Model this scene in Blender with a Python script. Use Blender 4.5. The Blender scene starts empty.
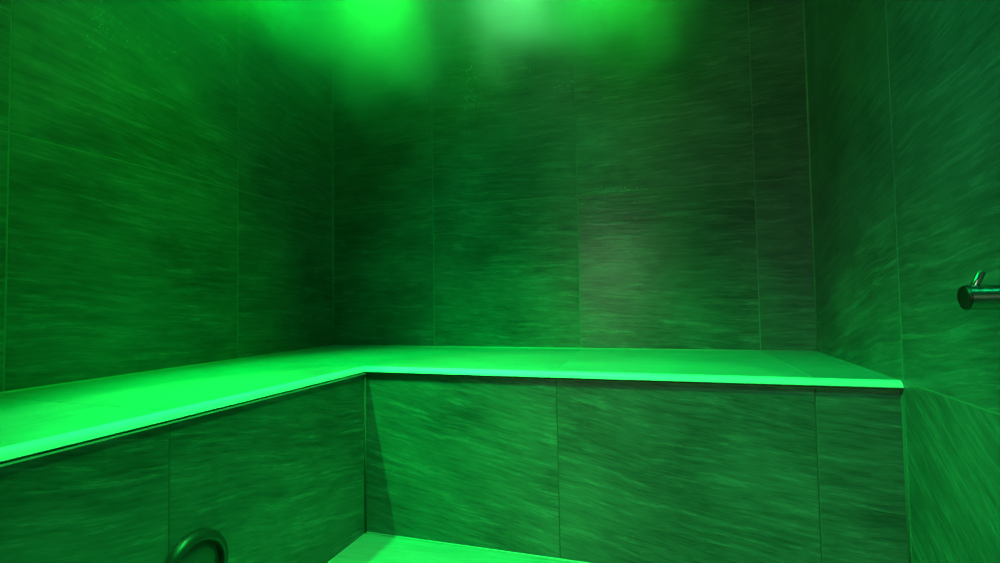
import bpy, bmesh, math, random
from mathutils import Vector, Matrix
random.seed(7)
C = bpy.context.scene.collection
S = bpy.context.scene
HB = 0.45                    # bench height above the floor
W, DL, DB = 1.7605, 0.520, 0.582   # room width, depth of left bench, depth of back bench
YF = -2.45                   # front wall (behind the camera)
ZC = HB + 1.48               # ceiling
F_LIP = 0.004                # overhang of the rounded bench edge

# ------------------------------------------------------------------ materials
def N(nt, t, **k):
    n = nt.nodes.new(t)
    for a, b in k.items():
        setattr(n, a, b)
    return n

def math_node(nt, op, a, b=None, clamp=False):
    n = N(nt, 'ShaderNodeMath', operation=op, use_clamp=clamp)
    for i, v in enumerate((a, b)):
        if v is None: continue
        if isinstance(v, (int, float)): n.inputs[i].default_value = v
        else: nt.links.new(v, n.inputs[i])
    return n.outputs[0]

def new_mat(name):
    m = bpy.data.materials.new(name); m.use_nodes = True
    return m, m.node_tree, m.node_tree.nodes['Principled BSDF']

def tile_material(name, dark, light, rough=(0.27, 0.38), bump=0.35, spec=0.5, vein=0.5):
    """slate look porcelain: streaks run along the U of each tile's own UV"""
    m, nt, p = new_mat(name)
    L = nt.links.new
    uv = N(nt, 'ShaderNodeUVMap', uv_map='UVMap')
    geo = N(nt, 'ShaderNodeNewGeometry')
    att = N(nt, 'ShaderNodeAttribute', attribute_name='tone')
    # wavy warp of the grain
    warp = N(nt, 'ShaderNodeTexNoise'); warp.inputs['Scale'].default_value = 3.2; warp.inputs['Detail'].default_value = 3
    L(uv.outputs[0], warp.inputs['Vector'])
    sub = N(nt, 'ShaderNodeVectorMath', operation='SUBTRACT'); L(warp.outputs['Color'], sub.inputs[0]); sub.inputs[1].default_value = (.5, .5, .5)
    scl = N(nt, 'ShaderNodeVectorMath', operation='MULTIPLY'); L(sub.outputs[0], scl.inputs[0]); scl.inputs[1].default_value = (.1, .045, 0)
    add = N(nt, 'ShaderNodeVectorMath', operation='ADD'); L(uv.outputs[0], add.inputs[0]); L(scl.outputs[0], add.inputs[1])
    def stre(sx, sy, det, rgh):
        mp = N(nt, 'ShaderNodeMapping'); mp.inputs['Scale'].default_value = (sx, sy, 1); L(add.outputs[0], mp.inputs['Vector'])
        t = N(nt, 'ShaderNodeTexNoise'); t.inputs['Scale'].default_value = 1; t.inputs['Detail'].default_value = det; t.inputs['Roughness'].default_value = rgh
        L(mp.outputs[0], t.inputs['Vector']); return t.outputs['Fac']
    a = stre(9, 105, 8, .68)
    b = stre(5, 42, 5, .6)
    c = stre(24, 260, 5, .7)
    cl = stre(4.0, 5.5, 4, .55)
    s1 = math_node(nt, 'MULTIPLY', a, .30)
    s2 = math_node(nt, 'MULTIPLY', b, .18)
    s3 = math_node(nt, 'MULTIPLY', c, .24)
    s4 = math_node(nt, 'MULTIPLY', cl, .28)
    s = math_node(nt, 'ADD', math_node(nt, 'ADD', s1, s2), math_node(nt, 'ADD', s3, s4))
    # thin pale veins where the streak noise crosses a level
    v = math_node(nt, 'SUBTRACT', a, .56)
    v = math_node(nt, 'ABSOLUTE', v)
    v = math_node(nt, 'MULTIPLY', v, 26)
    v = math_node(nt, 'SUBTRACT', 1.0, v, True)
    vg = math_node(nt, 'MULTIPLY', math_node(nt, 'SUBTRACT', b, .50), 8, True)
    v = math_node(nt, 'MULTIPLY', v, vg)
    v = math_node(nt, 'MULTIPLY', v, vein)
    r = N(nt, 'ShaderNodeMapRange'); r.inputs['From Min'].default_value = .37; r.inputs['From Max'].default_value = .64
    L(s, r.inputs['Value'])
    fac = math_node(nt, 'ADD', r.outputs[0], v, True)
    mix = N(nt, 'ShaderNodeMix', data_type='RGBA'); L(fac, mix.inputs['Factor'])
    mix.inputs['A'].default_value = (*dark, 1); mix.inputs['B'].default_value = (*light, 1)
    tone = N(nt, 'ShaderNodeVectorMath', operation='SCALE'); L(mix.outputs['Result'], tone.inputs[0]); L(att.outputs['Fac'], tone.inputs['Scale'])
    L(tone.outputs[0], p.inputs['Base Color'])
    # water film: runs downwards, so it is stretched in world Z
    mp = N(nt, 'ShaderNodeMapping'); mp.inputs['Scale'].default_value = (20, 20, 1.3); L(geo.outputs['Position'], mp.inputs['Vector'])
    w = N(nt, 'ShaderNodeTexNoise'); w.inputs['Scale'].default_value = 1; w.inputs['Detail'].default_value = 4; L(mp.outputs[0], w.inputs['Vector'])
    rr = N(nt, 'ShaderNodeMapRange'); rr.inputs['From Min'].default_value = .2; rr.inputs['From Max'].default_value = .8
    rr.inputs['To Min'].default_value = rough[0]; rr.inputs['To Max'].default_value = rough[1]
    L(w.outputs['Fac'], rr.inputs['Value'])
    dry = N(nt, 'ShaderNodeAttribute', attribute_name='dryness')
    L(math_node(nt, 'MULTIPLY', rr.outputs[0], dry.outputs['Fac']), p.inputs['Roughness'])
    bmp = N(nt, 'ShaderNodeBump'); bmp.inputs['Strength'].default_value = bump; bmp.inputs['Distance'].default_value = .004
    h = math_node(nt, 'ADD', math_node(nt, 'MULTIPLY', a, .6), math_node(nt, 'MULTIPLY', b, .4))
    L(h, bmp.inputs['Height']); L(bmp.outputs[0], p.inputs['Normal'])
    p.inputs['Specular IOR Level'].default_value = spec
    return m

def plain(name, col, rough=.5, metal=0.0, noise=.15, scale=40):
    m, nt, p = new_mat(name)
    t = N(nt, 'ShaderNodeTexNoise'); t.inputs['Scale'].default_value = scale; t.inputs['Detail'].default_value = 4
    co = N(nt, 'ShaderNodeTexCoord'); nt.links.new(co.outputs['Object'], t.inputs['Vector'])
    mix = N(nt, 'ShaderNodeMix', data_type='RGBA'); nt.links.new(t.outputs['Fac'], mix.inputs['Factor'])
    mix.inputs['A'].default_value = (*[c * (1 - noise) for c in col], 1); mix.inputs['B'].default_value = (*[min(1, c * (1 + noise)) for c in col], 1)
    nt.links.new(mix.outputs['Result'], p.inputs['Base Color'])
    p.inputs['Roughness'].default_value = rough; p.inputs['Metallic'].default_value = metal
    return m

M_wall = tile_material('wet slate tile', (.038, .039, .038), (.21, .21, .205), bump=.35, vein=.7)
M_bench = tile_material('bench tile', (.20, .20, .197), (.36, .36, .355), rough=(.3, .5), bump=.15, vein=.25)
M_edge = plain('rounded edge tile', (.8, .8, .78), .3, 0, .05)  # pale tile, albedo raised further to carry the edge highlight in its colour
M_grout = plain('grey grout', (.22, .22, .19), .8)
M_grout_dk = plain('dark grout', (.10, .095, .075), .8)
M_grout_lt = plain('pale grout', (.42, .42, .40), .7)
M_seal = plain('silicone sealant', (.42, .42, .38), .5)
M_strip = plain('brushed aluminium strip', (.8, .8, .76), .45, .6, .03)
M_grout_br = plain('brown grout', (.16, .12, .07), .7)
M_steel = plain('polished steel', (.42, .44, .42), .2, 1, .05)
M_brushed = plain('brushed dark steel', (.05, .055, .05), .45, 1, .1)
M_ring = plain('dark bronze ring', (.07, .075, .07), .35, .5, .1)
M_lens = plain('smoked cover', (.05, .055, .05), .25, 0, .1)
M_ceil = plain('sealed ceiling plaster', (.3, .3, .3), .6)
M_water, _nt, _p = new_mat('water drops')
_p.inputs['Transmission Weight'].default_value = .45; _p.inputs['Roughness'].default_value = .12; _p.inputs['IOR'].default_value = 1.33
_p.inputs['Base Color'].default_value = (1, 1, 1, 1)

# ------------------------------------------------------------------ helpers
WET = set()
def link(name, me, parent=None, kind=None):
    o = bpy.data.objects.new(name, me); C.objects.link(o)
    if parent is not None: o.parent = parent
    if kind: o['kind'] = kind
    return o

def finish(bm, name, mats, parent=None, kind=None, smooth=False, loc=None):
    bmesh.ops.recalc_face_normals(bm, faces=bm.faces)
    me = bpy.data.meshes.new(name)
    if smooth:
        for f in bm.faces: f.smooth = True
    if loc is not None:
        bmesh.ops.translate(bm, verts=bm.verts, vec=-Vector(loc))
    bm.to_mesh(me); bm.free()
    for m in (mats if isinstance(mats, (list, tuple)) else [mats]): me.materials.append(m)
    o = link(name, me, parent, kind)
    if loc is not None: o.location = Vector(loc)
    if smooth:
        pass
    return o

def prism(bm, corners, n, th, mat=0):
    """closed slab: polygon corners (on the visible face) pushed back by th against normal n"""
    n = Vector(n)
    a = [bm.verts.new(Vector(c)) for c in corners]
    b = [bm.verts.new(Vector(c) - n * th) for c in corners]
    fs = [bm.faces.new(a), bm.faces.new(b[::-1])]
    for i in range(len(a)):
        j = (i + 1) % len(a); fs.append(bm.faces.new((a[j], a[i], b[i], b[j])))
    for f in fs: f.material_index = mat
    return fs

def tiled_surface(name, tiles, n, u, v, backing, gap=.0025, kind='structure', mats=None, th=.004, back_th=.1, parent=None, thick_mat=1):
    """tiles = list of (polygon in (a,b) coordinates, streak angle, tone). Position = O + a*u + b*v; face normal n."""
    bm = bmesh.new(); uvl = bm.loops.layers.uv.new('UVMap'); tl = bm.faces.layers.float.new('tone'); wl = bm.faces.layers.float.new('dryness')
    O, poly = backing
    O = Vector(O); u = Vector(u); v = Vector(v); n = Vector(n)
    for f in prism(bm, [O + u * a + v * b - n * .0006 for a, b in poly], n, back_th, 1): f[tl] = 1
    for pts, ang, tone in tiles:
        wet = .5 if (name, round(pts[0][0], 2), round(pts[0][1], 2)) in WET else 1.0
        cx = sum(p[0] for p in pts) / len(pts); cy = sum(p[1] for p in pts) / len(pts)
        # inset every side of the (convex) polygon by half a joint
        P = [Vector((a, b)) for a, b in pts]; k = len(P)
        area = sum(P[i].x * P[(i + 1) % k].y - P[(i + 1) % k].x * P[i].y for i in range(k))
        if area < 0: P.reverse()
        Q = []
        for i in range(k):
            p0, p1, p2 = P[i - 1], P[i], P[(i + 1) % k]
            e1 = (p1 - p0).normalized(); e2 = (p2 - p1).normalized()
            n1 = Vector((-e1.y, e1.x)); n2 = Vector((-e2.y, e2.x))
            q = (n1 + n2); q = q / max(.2, q.dot(n1))
            Q.append(p1 + q * gap / 2)
        co = [O + u * q.x + v * q.y for q in Q]
        fs = prism(bm, co, n, th * .9, 0)
        # small bevel of the visible arris
        ed = list(fs[0].edges)
        ox, oy = random.uniform(-20, 20), random.uniform(-20, 20)
        ca, sa = math.cos(ang), math.sin(ang)
        for f in fs:
            f[tl] = tone; f[wl] = wet
            for lp in f.loops:
                d = lp.vert.co - O; a = d.dot(u) - cx; b = d.dot(v) - cy
                lp[uvl].uv = (a * ca + b * sa + ox, -a * sa + b * ca + oy)
        r = bmesh.ops.bevel(bm, geom=ed, offset=.0008, segments=1, affect='EDGES')
    return finish(bm, name, mats or [M_wall, M_grout], parent, kind)

def grid(xs, ys, ang=lambda i, j: 0, tone=lambda i, j: 1):
    out = []
    for i in range(len(xs) - 1):
        for j in range(len(ys) - 1):
            out.append(([(xs[i], ys[j]), (xs[i + 1], ys[j]), (xs[i + 1], ys[j + 1]), (xs[i], ys[j + 1])], ang(i, j), tone(i, j)))
    return out

R = math.radians
rnd = lambda s: (lambda i, j: R(random.uniform(-s, s)))
tn = lambda i, j: random.uniform(.9, 1.1)
H1 = HB + .547
WET.add(('wall_back', 1.03, .45))      # the one tile that carries a continuous water film
rows = [0, HB, H1, ZC]

# ------------------------------------------------------------------ room shell
tiled_surface('wall_back', grid([-.002, .459, 1.0255, 1.6005, W + .002], rows, rnd(3), tn), (0, -1, 0), (1, 0, 0), (0, 0, 1),
              ((0, 0, 0), [(-.1, 0), (W + .1, 0), (W + .1, ZC), (-.1, ZC)]))
# left wall: a runs towards the camera (-y)
la = {(0, 1): -2, (1, 1): -3, (2, 1): 0, (0, 2): -4, (1, 2): -5, (2, 2): -4}
tiled_surface('wall_left', grid([0, .5, 1.11, 1.71, 2.3, -YF], rows, lambda i, j: R(-la.get((i, j), 3)), tn), (1, 0, 0), (0, -1, 0), (0, 0, 1),
              ((0, 0, 0), [(0, 0), (-YF, 0), (-YF, ZC), (0, ZC)]))
ra = {(1, 0): -36, (1, 1): 6, (0, 1): 12}
tiled_surface('wall_right', grid([0, .59, 1.19, 1.79, -YF], [0, HB, ZC], lambda i, j: R(ra.get((i, j), 4)), tn), (-1, 0, 0), (0, -1, 0), (0, 0, 1),
              ((W, 0, 0), [(0, 0), (-YF, 0), (-YF, ZC), (0, ZC)]))
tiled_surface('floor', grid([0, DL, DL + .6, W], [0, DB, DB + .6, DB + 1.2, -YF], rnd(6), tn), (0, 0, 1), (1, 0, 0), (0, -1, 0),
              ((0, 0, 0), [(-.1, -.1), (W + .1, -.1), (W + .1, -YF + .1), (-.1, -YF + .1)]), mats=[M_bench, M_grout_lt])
# front wall behind the camera, with a doorway that stands open to the lit corridor
DX0, DX1, DZ = .72, 1.35, 1.85
for nm, x0, x1, z0, z1 in (('wall_front', 0, DX0, 0, ZC), ('wall_front', DX1, W, 0, ZC), ('wall_front', DX0, DX1, DZ, ZC)):
    tiled_surface(nm, grid([x0, x1], [z for z in rows if z0 <= z <= z1] if z0 == 0 else [z0, z1], rnd(4), tn), (0, 1, 0), (1, 0, 0), (0, 0, 1),
                  ((0, YF, 0), [(x0, z0), (x1, z0), (x1, z1), (x0, z1)]))
bm = bmesh.new()
prism(bm, [(-.1, .1, ZC), (W + .1, .1, ZC), (W + .1, YF - .1, ZC), (-.1, YF - .1, ZC)], (0, 0, -1), .08)
ceiling = finish(bm, 'ceiling', M_ceil, kind='structure')
# sealant beads in the two upright corners
def bead(name, A, B, r, mat, parent=None, kind=None, seg=8):
    bm = bmesh.new(); A = Vector(A); B = Vector(B); d = (B - A)
    bmesh.ops.create_cone(bm, cap_ends=True, segments=seg, radius1=r, radius2=r, depth=d.length,
        matrix=Matrix.Translation((A + B) / 2) @ d.to_track_quat('Z', 'Y').to_matrix().to_4x4())
    return finish(bm, name, mat, parent, kind, True)
bead('trim_1', (.0, 0, HB), (0, 0, ZC), .0035, M_grout, kind='structure')
bead('trim_2', (W, 0, HB), (W, 0, ZC), .0035, M_grout, kind='structure')
bead('trim_3', (W, -DB - .001, 0), (W, -DB - .001, HB - .02), .003, M_grout_dk, kind='structure')

# ------------------------------------------------------------------ the L-shaped bench
bench = bpy.data.objects.new('tiled_bench', None); C.objects.link(bench)
bench['label'] = 'L-shaped tiled bench with pale rounded edge running along left and back walls'
bench['category'] = 'bench'
TOP = HB
ER = .014                   # radius of the rounded edge
EH = .015                   # height of the edge tile
# seat surface: convex tiles, each one (x, -y); stops where the rounded edge begins
ix, iy = DL - .009, DB - .009   # line where the edge piece starts
jx = 1.056
seat = [
    ([(.0, .0), (ix, iy), (.0, iy - .045)], R(90), 1.0),
    ([(.0, .0), (.46, .0), (ix, iy)], R(0), 1.04),
    ([(.46, 0), (1.028, 0), (jx, iy), (ix, iy)], R(2), 1.0),
    ([(1.028, 0), (1.6, 0), (1.607, iy), (jx, iy)], R(-2), 1.05),
    ([(1.6, 0), (W, 0), (W, iy), (1.607, iy)], R(3), .97),
    ([(.0, iy - .045), (ix, iy), (ix, 1.163), (.0, 1.15)], R(88), 1.0),
    ([(.0, 1.15), (ix, 1.163), (ix, 1.77), (.0, 1.75)], R(93), 1.04),
    ([(.0, 1.75), (ix, 1.77), (ix, -YF), (.0, -YF)], R(88), 1.0),
]
bm_poly_top = seat
def seat_piece(name, tiles, poly):
    return tiled_surface(name, tiles, (0, 0, 1), (1, 0, 0), (0, -1, 0), ((0, 0, TOP), poly), gap=.0012, kind=None,
                         mats=[M_bench, M_grout_lt], th=.006, back_th=.03, parent=bench)
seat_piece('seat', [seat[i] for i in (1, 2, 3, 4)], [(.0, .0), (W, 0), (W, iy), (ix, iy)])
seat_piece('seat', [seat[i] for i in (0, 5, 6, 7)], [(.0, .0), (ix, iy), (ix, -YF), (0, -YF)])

def edge_run(name, pts_fn, a0, a1, mitre0):
    """rounded edge profile swept along the run; pts_fn(t, out, z)->xyz"""
    bm = bmesh.new()
    prof = []
    for k in range(9):
        t = k / 8 * math.pi / 2
        prof.append((ER * math.sin(t) + (F_LIP) * (k / 8), -ER * (1 - math.cos(t))))
    prof += [(ER + F_LIP, -EH + .003), (ER + F_LIP - .003, -EH), (-.0, -EH), (-.0, 0)]
    prof = prof[:-1]
    ends = []
    for a, m in ((a0, mitre0), (a1, 0)):
        ends.append([bm.verts.new(pts_fn(a + m * o, o, TOP + z)) for o, z in prof])
    k = len(prof)
    for i in range(k):
        j = (i + 1) % k
        bm.faces.new((ends[0][i], ends[0][j], ends[1][j], ends[1][i]))
    bmesh.ops.recalc_face_normals(bm, faces=bm.faces)
    for q in ends: bm.faces.new([bm.verts.new(v.co) for v in q])
    o = finish(bm, name, M_edge, bench)
    for p in o.data.polygons: p.use_smooth = len(p.vertices) == 4
    return o
# pieces of edge tile, cut where the risers are cut
def run_x(a, o, z): return Vector((a, -(iy + o), z))
def run_y(a, o, z): return Vector((ix + o, -a, z))
g = .0002
e = [edge_run('edge_trim', run_x, ix, jx - g, 1), edge_run('edge_trim', run_x, jx + g, 1.607 - g, 0), edge_run('edge_trim', run_x, 1.607 + g, W, 0),
     edge_run('edge_trim', run_y, iy, 1.163 - g, 1), edge_run('edge_trim', run_y, 1.163 + g, -YF, 0)]
# thin pale metal strip right under the edge
def strip(x0, y0, x1, y1, n, mat):
    bm = bmesh.new(); z0, z1 = TOP - EH - .0050, TOP - EH - .0024
    prism(bm, [(x0, y0, z0), (x1, y1, z0), (x1, y1, z1), (x0, y0, z1)], n, .01)
    finish(bm, 'joint_strip', mat, bench)
strip(DL + .0088, -DB, DL + .0088, YF, (1, 0, 0), M_strip)
strip(DL, -DB - .006, W, -DB - .006, (0, -1, 0), M_grout_br)
# risers
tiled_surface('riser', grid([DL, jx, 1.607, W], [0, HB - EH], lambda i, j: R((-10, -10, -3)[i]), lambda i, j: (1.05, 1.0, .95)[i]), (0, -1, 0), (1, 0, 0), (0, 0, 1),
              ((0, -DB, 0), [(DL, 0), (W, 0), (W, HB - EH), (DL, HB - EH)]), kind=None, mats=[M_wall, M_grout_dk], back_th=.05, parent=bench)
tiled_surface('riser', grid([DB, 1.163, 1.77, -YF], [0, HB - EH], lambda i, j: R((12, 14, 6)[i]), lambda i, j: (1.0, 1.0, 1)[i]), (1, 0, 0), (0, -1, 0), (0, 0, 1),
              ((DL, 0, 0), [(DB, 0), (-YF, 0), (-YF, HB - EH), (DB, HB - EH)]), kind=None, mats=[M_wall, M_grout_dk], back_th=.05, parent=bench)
bead('sealant', (0.003, -.0036, TOP), (W - .002, -.0036, TOP), .0035, M_seal, bench)
bead('sealant', (.0036, -.003, TOP), (.0036, YF, TOP), .0035, M_seal, bench)
bead('sealant', (DL + .002, -DB - .002, 0), (DL + .002, -DB - .002, HB - EH), .003, M_grout_dk, bench)
bead('sealant', (DL, -DB - .001, 0.001), (W, -DB - .001, 0.001), .003, M_seal, bench)

# ------------------------------------------------------------------ round fitting in the left riser
def lathe(name, prof, seg, mat, M, parent, smooth=True):
    bm = bmesh.new(); rings = []
    for r, h in prof:
        rings.append([bm.verts.new(M @ Vector((r * math.cos(2 * math.pi * k / seg), r * math.sin(2 * math.pi * k / seg), h))) for k in range(seg)] if r > 1e-6
                     else [bm.verts.new(M @ Vector((0, 0, h)))])
    for a, b in zip(rings, rings[1:]):
        for k in range(seg):
            j = (k + 1) % seg
            if len(a) == 1 and len(b) == 1: continue
            if len(a) == 1: bm.faces.new((a[0], b[j], b[k]))
            elif len(b) == 1: bm.faces.new((a[k], a[j], b[0]))
            else: bm.faces.new((a[k], a[j], b[j], b[k]))
    o = finish(bm, name, mat, parent, None, smooth)
    md = o.modifiers.new('edge', 'EDGE_SPLIT'); md.split_angle = R(40)
    return o
vent = bpy.data.objects.new('round_vent', None); C.objects.link(vent)
vent.location = (DL, -1.115, HB - .288)
vent['label'] = 'round dark vent with thick raised ring set low in the left bench front'
vent['category'] = 'vent'
Mx = Matrix.Rotation(R(90), 4, 'Y')
VR = .069
lathe('ring', [(VR * .75, .000), (VR * .75, .009), (VR * .77, .0125), (VR * .82, .014), (VR * .90, .0115), (VR * .97, .007), (VR, .001), (VR, .000)], 64, M_ring, Mx, vent)
lathe('cover', [(0, .0045), (VR * .3, .0045), (VR * .6, .0035), (VR * .70, .002), (VR * .745, .001), (VR * .745, 0)], 64, M_lens, Mx, vent)

# ------------------------------------------------------------------ robe hook on the right wall
hook = bpy.data.objects.new('robe_hook', None); C.objects.link(hook)
HX, HY, HZ = 1.651, -1.058, HB + .168
hook.location = (W, HY, HZ)
hook['label'] = 'round polished steel robe hook with small peg on the right wall'
hook['category'] = 'hook'
Mh = Matrix.Rotation(R(-90), 4, 'Y')
Lh = W - HX; hr = .0148
lathe('stem', [(hr, .004), (hr, Lh - .0035)], 40, M_steel, Mh, hook)
lathe('end_cap', [(hr, Lh - .0035), (hr * .97, Lh - .001), (hr * .90, Lh), (hr * .88, Lh - .0006), (0, Lh - .0006)], 40, M_brushed, Mh, hook)
lathe('wall_plate', [(.0, .0), (.024, .0), (.024, .003), (.0225, .0045), (hr, .0045)], 40, M_steel, Mh, hook)
pm = Matrix.Translation((-(Lh - .011), 0, hr * .8)) @ Matrix.Rotation(R(20), 4, 'Y') @ Matrix.Rotation(R(10), 4, 'X')
lathe('peg', [(.0042, 0), (.0042, .0195), (.0034, .0205), (0, .0205)], 24, M_steel, pm, hook)

# ------------------------------------------------------------------ water drops clinging to the walls
def drop_cluster(bm, c, n, u, v, su, sv, count, rmin=.001, rmax=.0022):
    for _ in range(count):
        a, b = random.gauss(0, su), random.gauss(0, sv); r = random.uniform(rmin, rmax)
        Mt = Matrix.Translation(Vector(c) + Vector(u) * a + Vector(v) * b)
        Sc = Matrix.Diagonal((1 if n[0] == 0 else .6, 1 if n[1] == 0 else .6, 1.25, 1))
        bmesh.ops.create_icosphere(bm, subdivisions=1, radius=r, matrix=Mt @ Sc)
bm = bmesh.new()
bk = dict(n=(0, -1, 0), u=(1, 0, 0), v=(0, 0, 1)); lf = dict(n=(1, 0, 0), u=(0, -1, 0), v=(0, 0, 1))
for (x, z, su, sv, k) in [(.845, HB + 1.04, .012, .006, 14), (.63, HB + .97, .02, .08, 40), (.985, HB + .95, .02, .012, 26), (1.06, HB + .93, .012, .006, 6), (.44, HB + .93, .02, .02, 10),
                          (1.15, HB + .55, .05, .004, 18), (1.2, HB + .5, .05, .04, 10), (.62, HB + 1.06, .02, .01, 8)]:
    drop_cluster(bm, (x, 0, z), bk['n'], bk['u'], bk['v'], su, sv, k)
for (y, z, su, sv, k) in [(.93, HB + .86, .02, .05, 50), (.83, HB + .87, .05, .015, 20), (.56, HB + 1.0, .015, .03, 34), (.73, HB + .9, .01, .01, 6)]:
    drop_cluster(bm, (0, -y, z), lf['n'], lf['u'], lf['v'], su, sv, k)
d = finish(bm, 'water_droplets', M_water, kind='stuff', smooth=True)
d['label'] = 'tiny glistening water droplets clinging to the upper tiled walls'
d['category'] = 'water'

# ------------------------------------------------------------------ steam under the ceiling
PUFFS = [  # centre, radius, density
    ((.43, -.42, HB + 1.24), .46, 7),
    ((.92, -.42, HB + 1.20), .36, 6.5),
    ((1.20, -.38, HB + 1.20), .42, 6.5),
    ((.12, -.66, HB + 1.28), .38, 6),
]
def steam_material():
    m = bpy.data.materials.new('steam'); m.use_nodes = True; nt = m.node_tree; nt.nodes.clear()
    out = N(nt, 'ShaderNodeOutputMaterial'); vol = N(nt, 'ShaderNodeVolumePrincipled')
    L = nt.links.new; L(vol.outputs[0], out.inputs['Volume'])
    vol.inputs['Color'].default_value = (.95, .95, .95, 1); vol.inputs['Anisotropy'].default_value = .2
    geo = N(nt, 'ShaderNodeNewGeometry')
    nz = N(nt, 'ShaderNodeTexNoise'); nz.inputs['Scale'].default_value = 4.2; nz.inputs['Detail'].default_value = 2
    L(geo.outputs['Position'], nz.inputs['Vector'])
    sub = N(nt, 'ShaderNodeVectorMath', operation='SUBTRACT'); L(nz.outputs['Color'], sub.inputs[0]); sub.inputs[1].default_value = (.5, .5, .5)
    sc = N(nt, 'ShaderNodeVectorMath', operation='SCALE'); L(sub.outputs[0], sc.inputs[0]); sc.inputs['Scale'].default_value = .32
    ad = N(nt, 'ShaderNodeVectorMath', operation='ADD'); L(geo.outputs['Position'], ad.inputs[0]); L(sc.outputs[0], ad.inputs[1])
    tot = None
    for c, r, dn in PUFFS:
        ds = N(nt, 'ShaderNodeVectorMath', operation='DISTANCE'); L(ad.outputs[0], ds.inputs[0]); ds.inputs[1].default_value = c
        q = math_node(nt, 'DIVIDE', ds.outputs['Value'], r)
        q = math_node(nt, 'MULTIPLY', q, q)
        q = math_node(nt, 'SUBTRACT', 1.0, q, True)
        q = math_node(nt, 'MULTIPLY', math_node(nt, 'MULTIPLY', q, q), dn)
        tot = q if tot is None else math_node(nt, 'ADD', tot, q)
    tot = math_node(nt, 'ADD', tot, .03)
    L(tot, vol.inputs['Density'])
    m.volume_intensity = 1 if hasattr(m, 'volume_intensity') else None
    return m
def safe_steam():
    try: return steam_material()
    except AttributeError: return bpy.data.materials['steam']
M_steam = safe_steam()
bm = bmesh.new()
x0, x1, y0, y1, z0, z1 = .012, W - .012, -1.75, -.012, HB + .62, ZC - .012
prism(bm, [(x0, y0, z1), (x1, y0, z1), (x1, y1, z1), (x0, y1, z1)], (0, 0, 1), z1 - z0)
st = finish(bm, 'steam_cloud', M_steam, kind='stuff')
st['label'] = 'glowing green steam drifting below the ceiling over the bench corner'
st['category'] = 'steam'

# ------------------------------------------------------------------ light
GREEN = (0.0, 1.0, 0.0)
TEAL = (0.0, 1.0, 0.16)
def spot(name, loc, target, energy, col, size, blend, rad=.02):
    l = bpy.data.lights.new(name, 'SPOT'); l.energy = energy; l.color = col; l.spot_size = R(size); l.spot_blend = blend; l.shadow_soft_size = rad
    o = bpy.data.objects.new(name, l); C.objects.link(o); o.location = loc
    o.rotation_euler = (Vector(target) - Vector(loc)).to_track_quat('-Z', 'Y').to_euler()
    return o
zl = ZC - .03
# over the bench corner, over the back bench (two), over the left bench
spot('ceiling_or_fill_spot', (.47, -.41, zl), (.47, -.41, 0), 150, (.012, 1, .035), 52, .9)
spot('ceiling_or_fill_spot', (.93, -.46, zl), (.93, -.46, 0), 230, (.22, 1, .34), 34, .9)
spot('ceiling_or_fill_spot', (1.19, -.38, zl), (1.19, -.38, 0), 110, (0, 1, 0), 56, .9)
spot('ceiling_or_fill_spot', (.14, -.64, zl), (.14, -.64, 0), 50, GREEN, 56, 1)
# main pools on the bench
spot('ceiling_or_fill_spot', (1.07, -.72, zl), (1.07, -.71, 0), 100, (0.02, 1, .09), 43, .25, .01)
spot('ceiling_or_fill_spot', (.75, -1.07, zl), (.75, -1.06, 0), 65, (0.05, 1, .16), 43, .25, .01)
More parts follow.
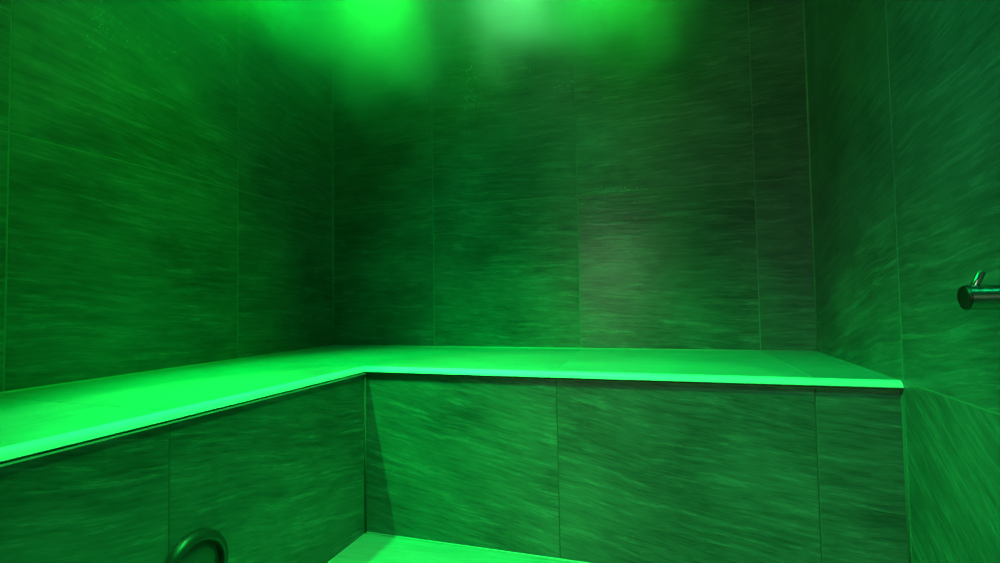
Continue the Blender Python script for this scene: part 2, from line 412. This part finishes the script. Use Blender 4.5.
# towards the front of the back bench, the left wall, the back wall and the right wall
spot('ceiling_or_fill_spot', (.24, -1.15, zl), (.95, -.70, .15), 270, (0, 1, .09), 66, .7, .01)
spot('ceiling_or_fill_spot', (.80, -.95, zl), (0, -.86, HB + .30), 38, GREEN, 54, 1, .02)
spot('ceiling_or_fill_spot', (.95, -1.20, zl), (.80, 0, HB + .08), 44, TEAL, 62, 1, .02)
spot('ceiling_or_fill_spot', (1.25, -1.55, zl), (1.76, -1.15, HB), 65, (.0, 1, .28), 90, 1, .02)
spot('ceiling_or_fill_spot', (1.35, -1.25, zl), (DL, -.85, .18), 95, (.0, 1, .08), 50, 1, .02)  # added fill with no known source, brightens the left riser and floor
for lo in [q for q in C.objects if q.type == 'LIGHT']:      # a steel trim ring in the ceiling round every spot, the added one too
    lathe('lamp_ring', [(.034, 0), (.034, -.014), (.037, -.017), (.050, -.012), (.052, 0)], 32, M_steel, Matrix.Translation((lo.location.x, lo.location.y, ZC)), ceiling)
# white corridor light falling through the open doorway
a = bpy.data.lights.new('corridor_light', 'AREA'); a.shape = 'RECTANGLE'; a.size = .26; a.size_y = 1.1; a.energy = 8; a.color = (.68, 1, .62)
o = bpy.data.objects.new('corridor_light', a); C.objects.link(o); o.location = (.57, -4.0, .98)
o.rotation_euler = Vector((.2, 1, 0)).to_track_quat('-Z', 'Z').to_euler()

w = bpy.data.worlds.new('World'); S.world = w; w.use_nodes = True
w.node_tree.nodes['Background'].inputs[0].default_value = (.0, .004, .001, 1); w.node_tree.nodes['Background'].inputs[1].default_value = 1

# ------------------------------------------------------------------ camera
f, yaw, pitch, roll, cx, cy, cz = 509.43, -.3090, .0383, -.0166, 1.308, 1.8102, .1732
fwd = Vector((math.sin(yaw) * math.cos(pitch), math.cos(yaw) * math.cos(pitch), math.sin(pitch)))
rt = Vector((math.cos(yaw), -math.sin(yaw), 0)); up = rt.cross(fwd)
r2 = rt * math.cos(roll) + up * math.sin(roll); u2 = -rt * math.sin(roll) + up * math.cos(roll)
cam = bpy.data.cameras.new('camera'); cam.sensor_fit = 'HORIZONTAL'; cam.sensor_width = 36; cam.lens = f * 36 / 1000; cam.clip_start = .01
co = bpy.data.objects.new('camera', cam); C.objects.link(co)
co.matrix_world = Matrix(((r2.x, u2.x, -fwd.x, cx), (r2.y, u2.y, -fwd.y, -cy), (r2.z, u2.z, -fwd.z, cz + HB), (0, 0, 0, 1)))
S.camera = co
S.view_settings.view_transform = 'Standard'; S.view_settings.look = 'None'; S.view_settings.gamma = 1; S.view_settings.use_curve_mapping = False
S.view_settings.exposure = .08
S.cycles.volume_step_rate = 2
S.cycles.volume_bounces = 2
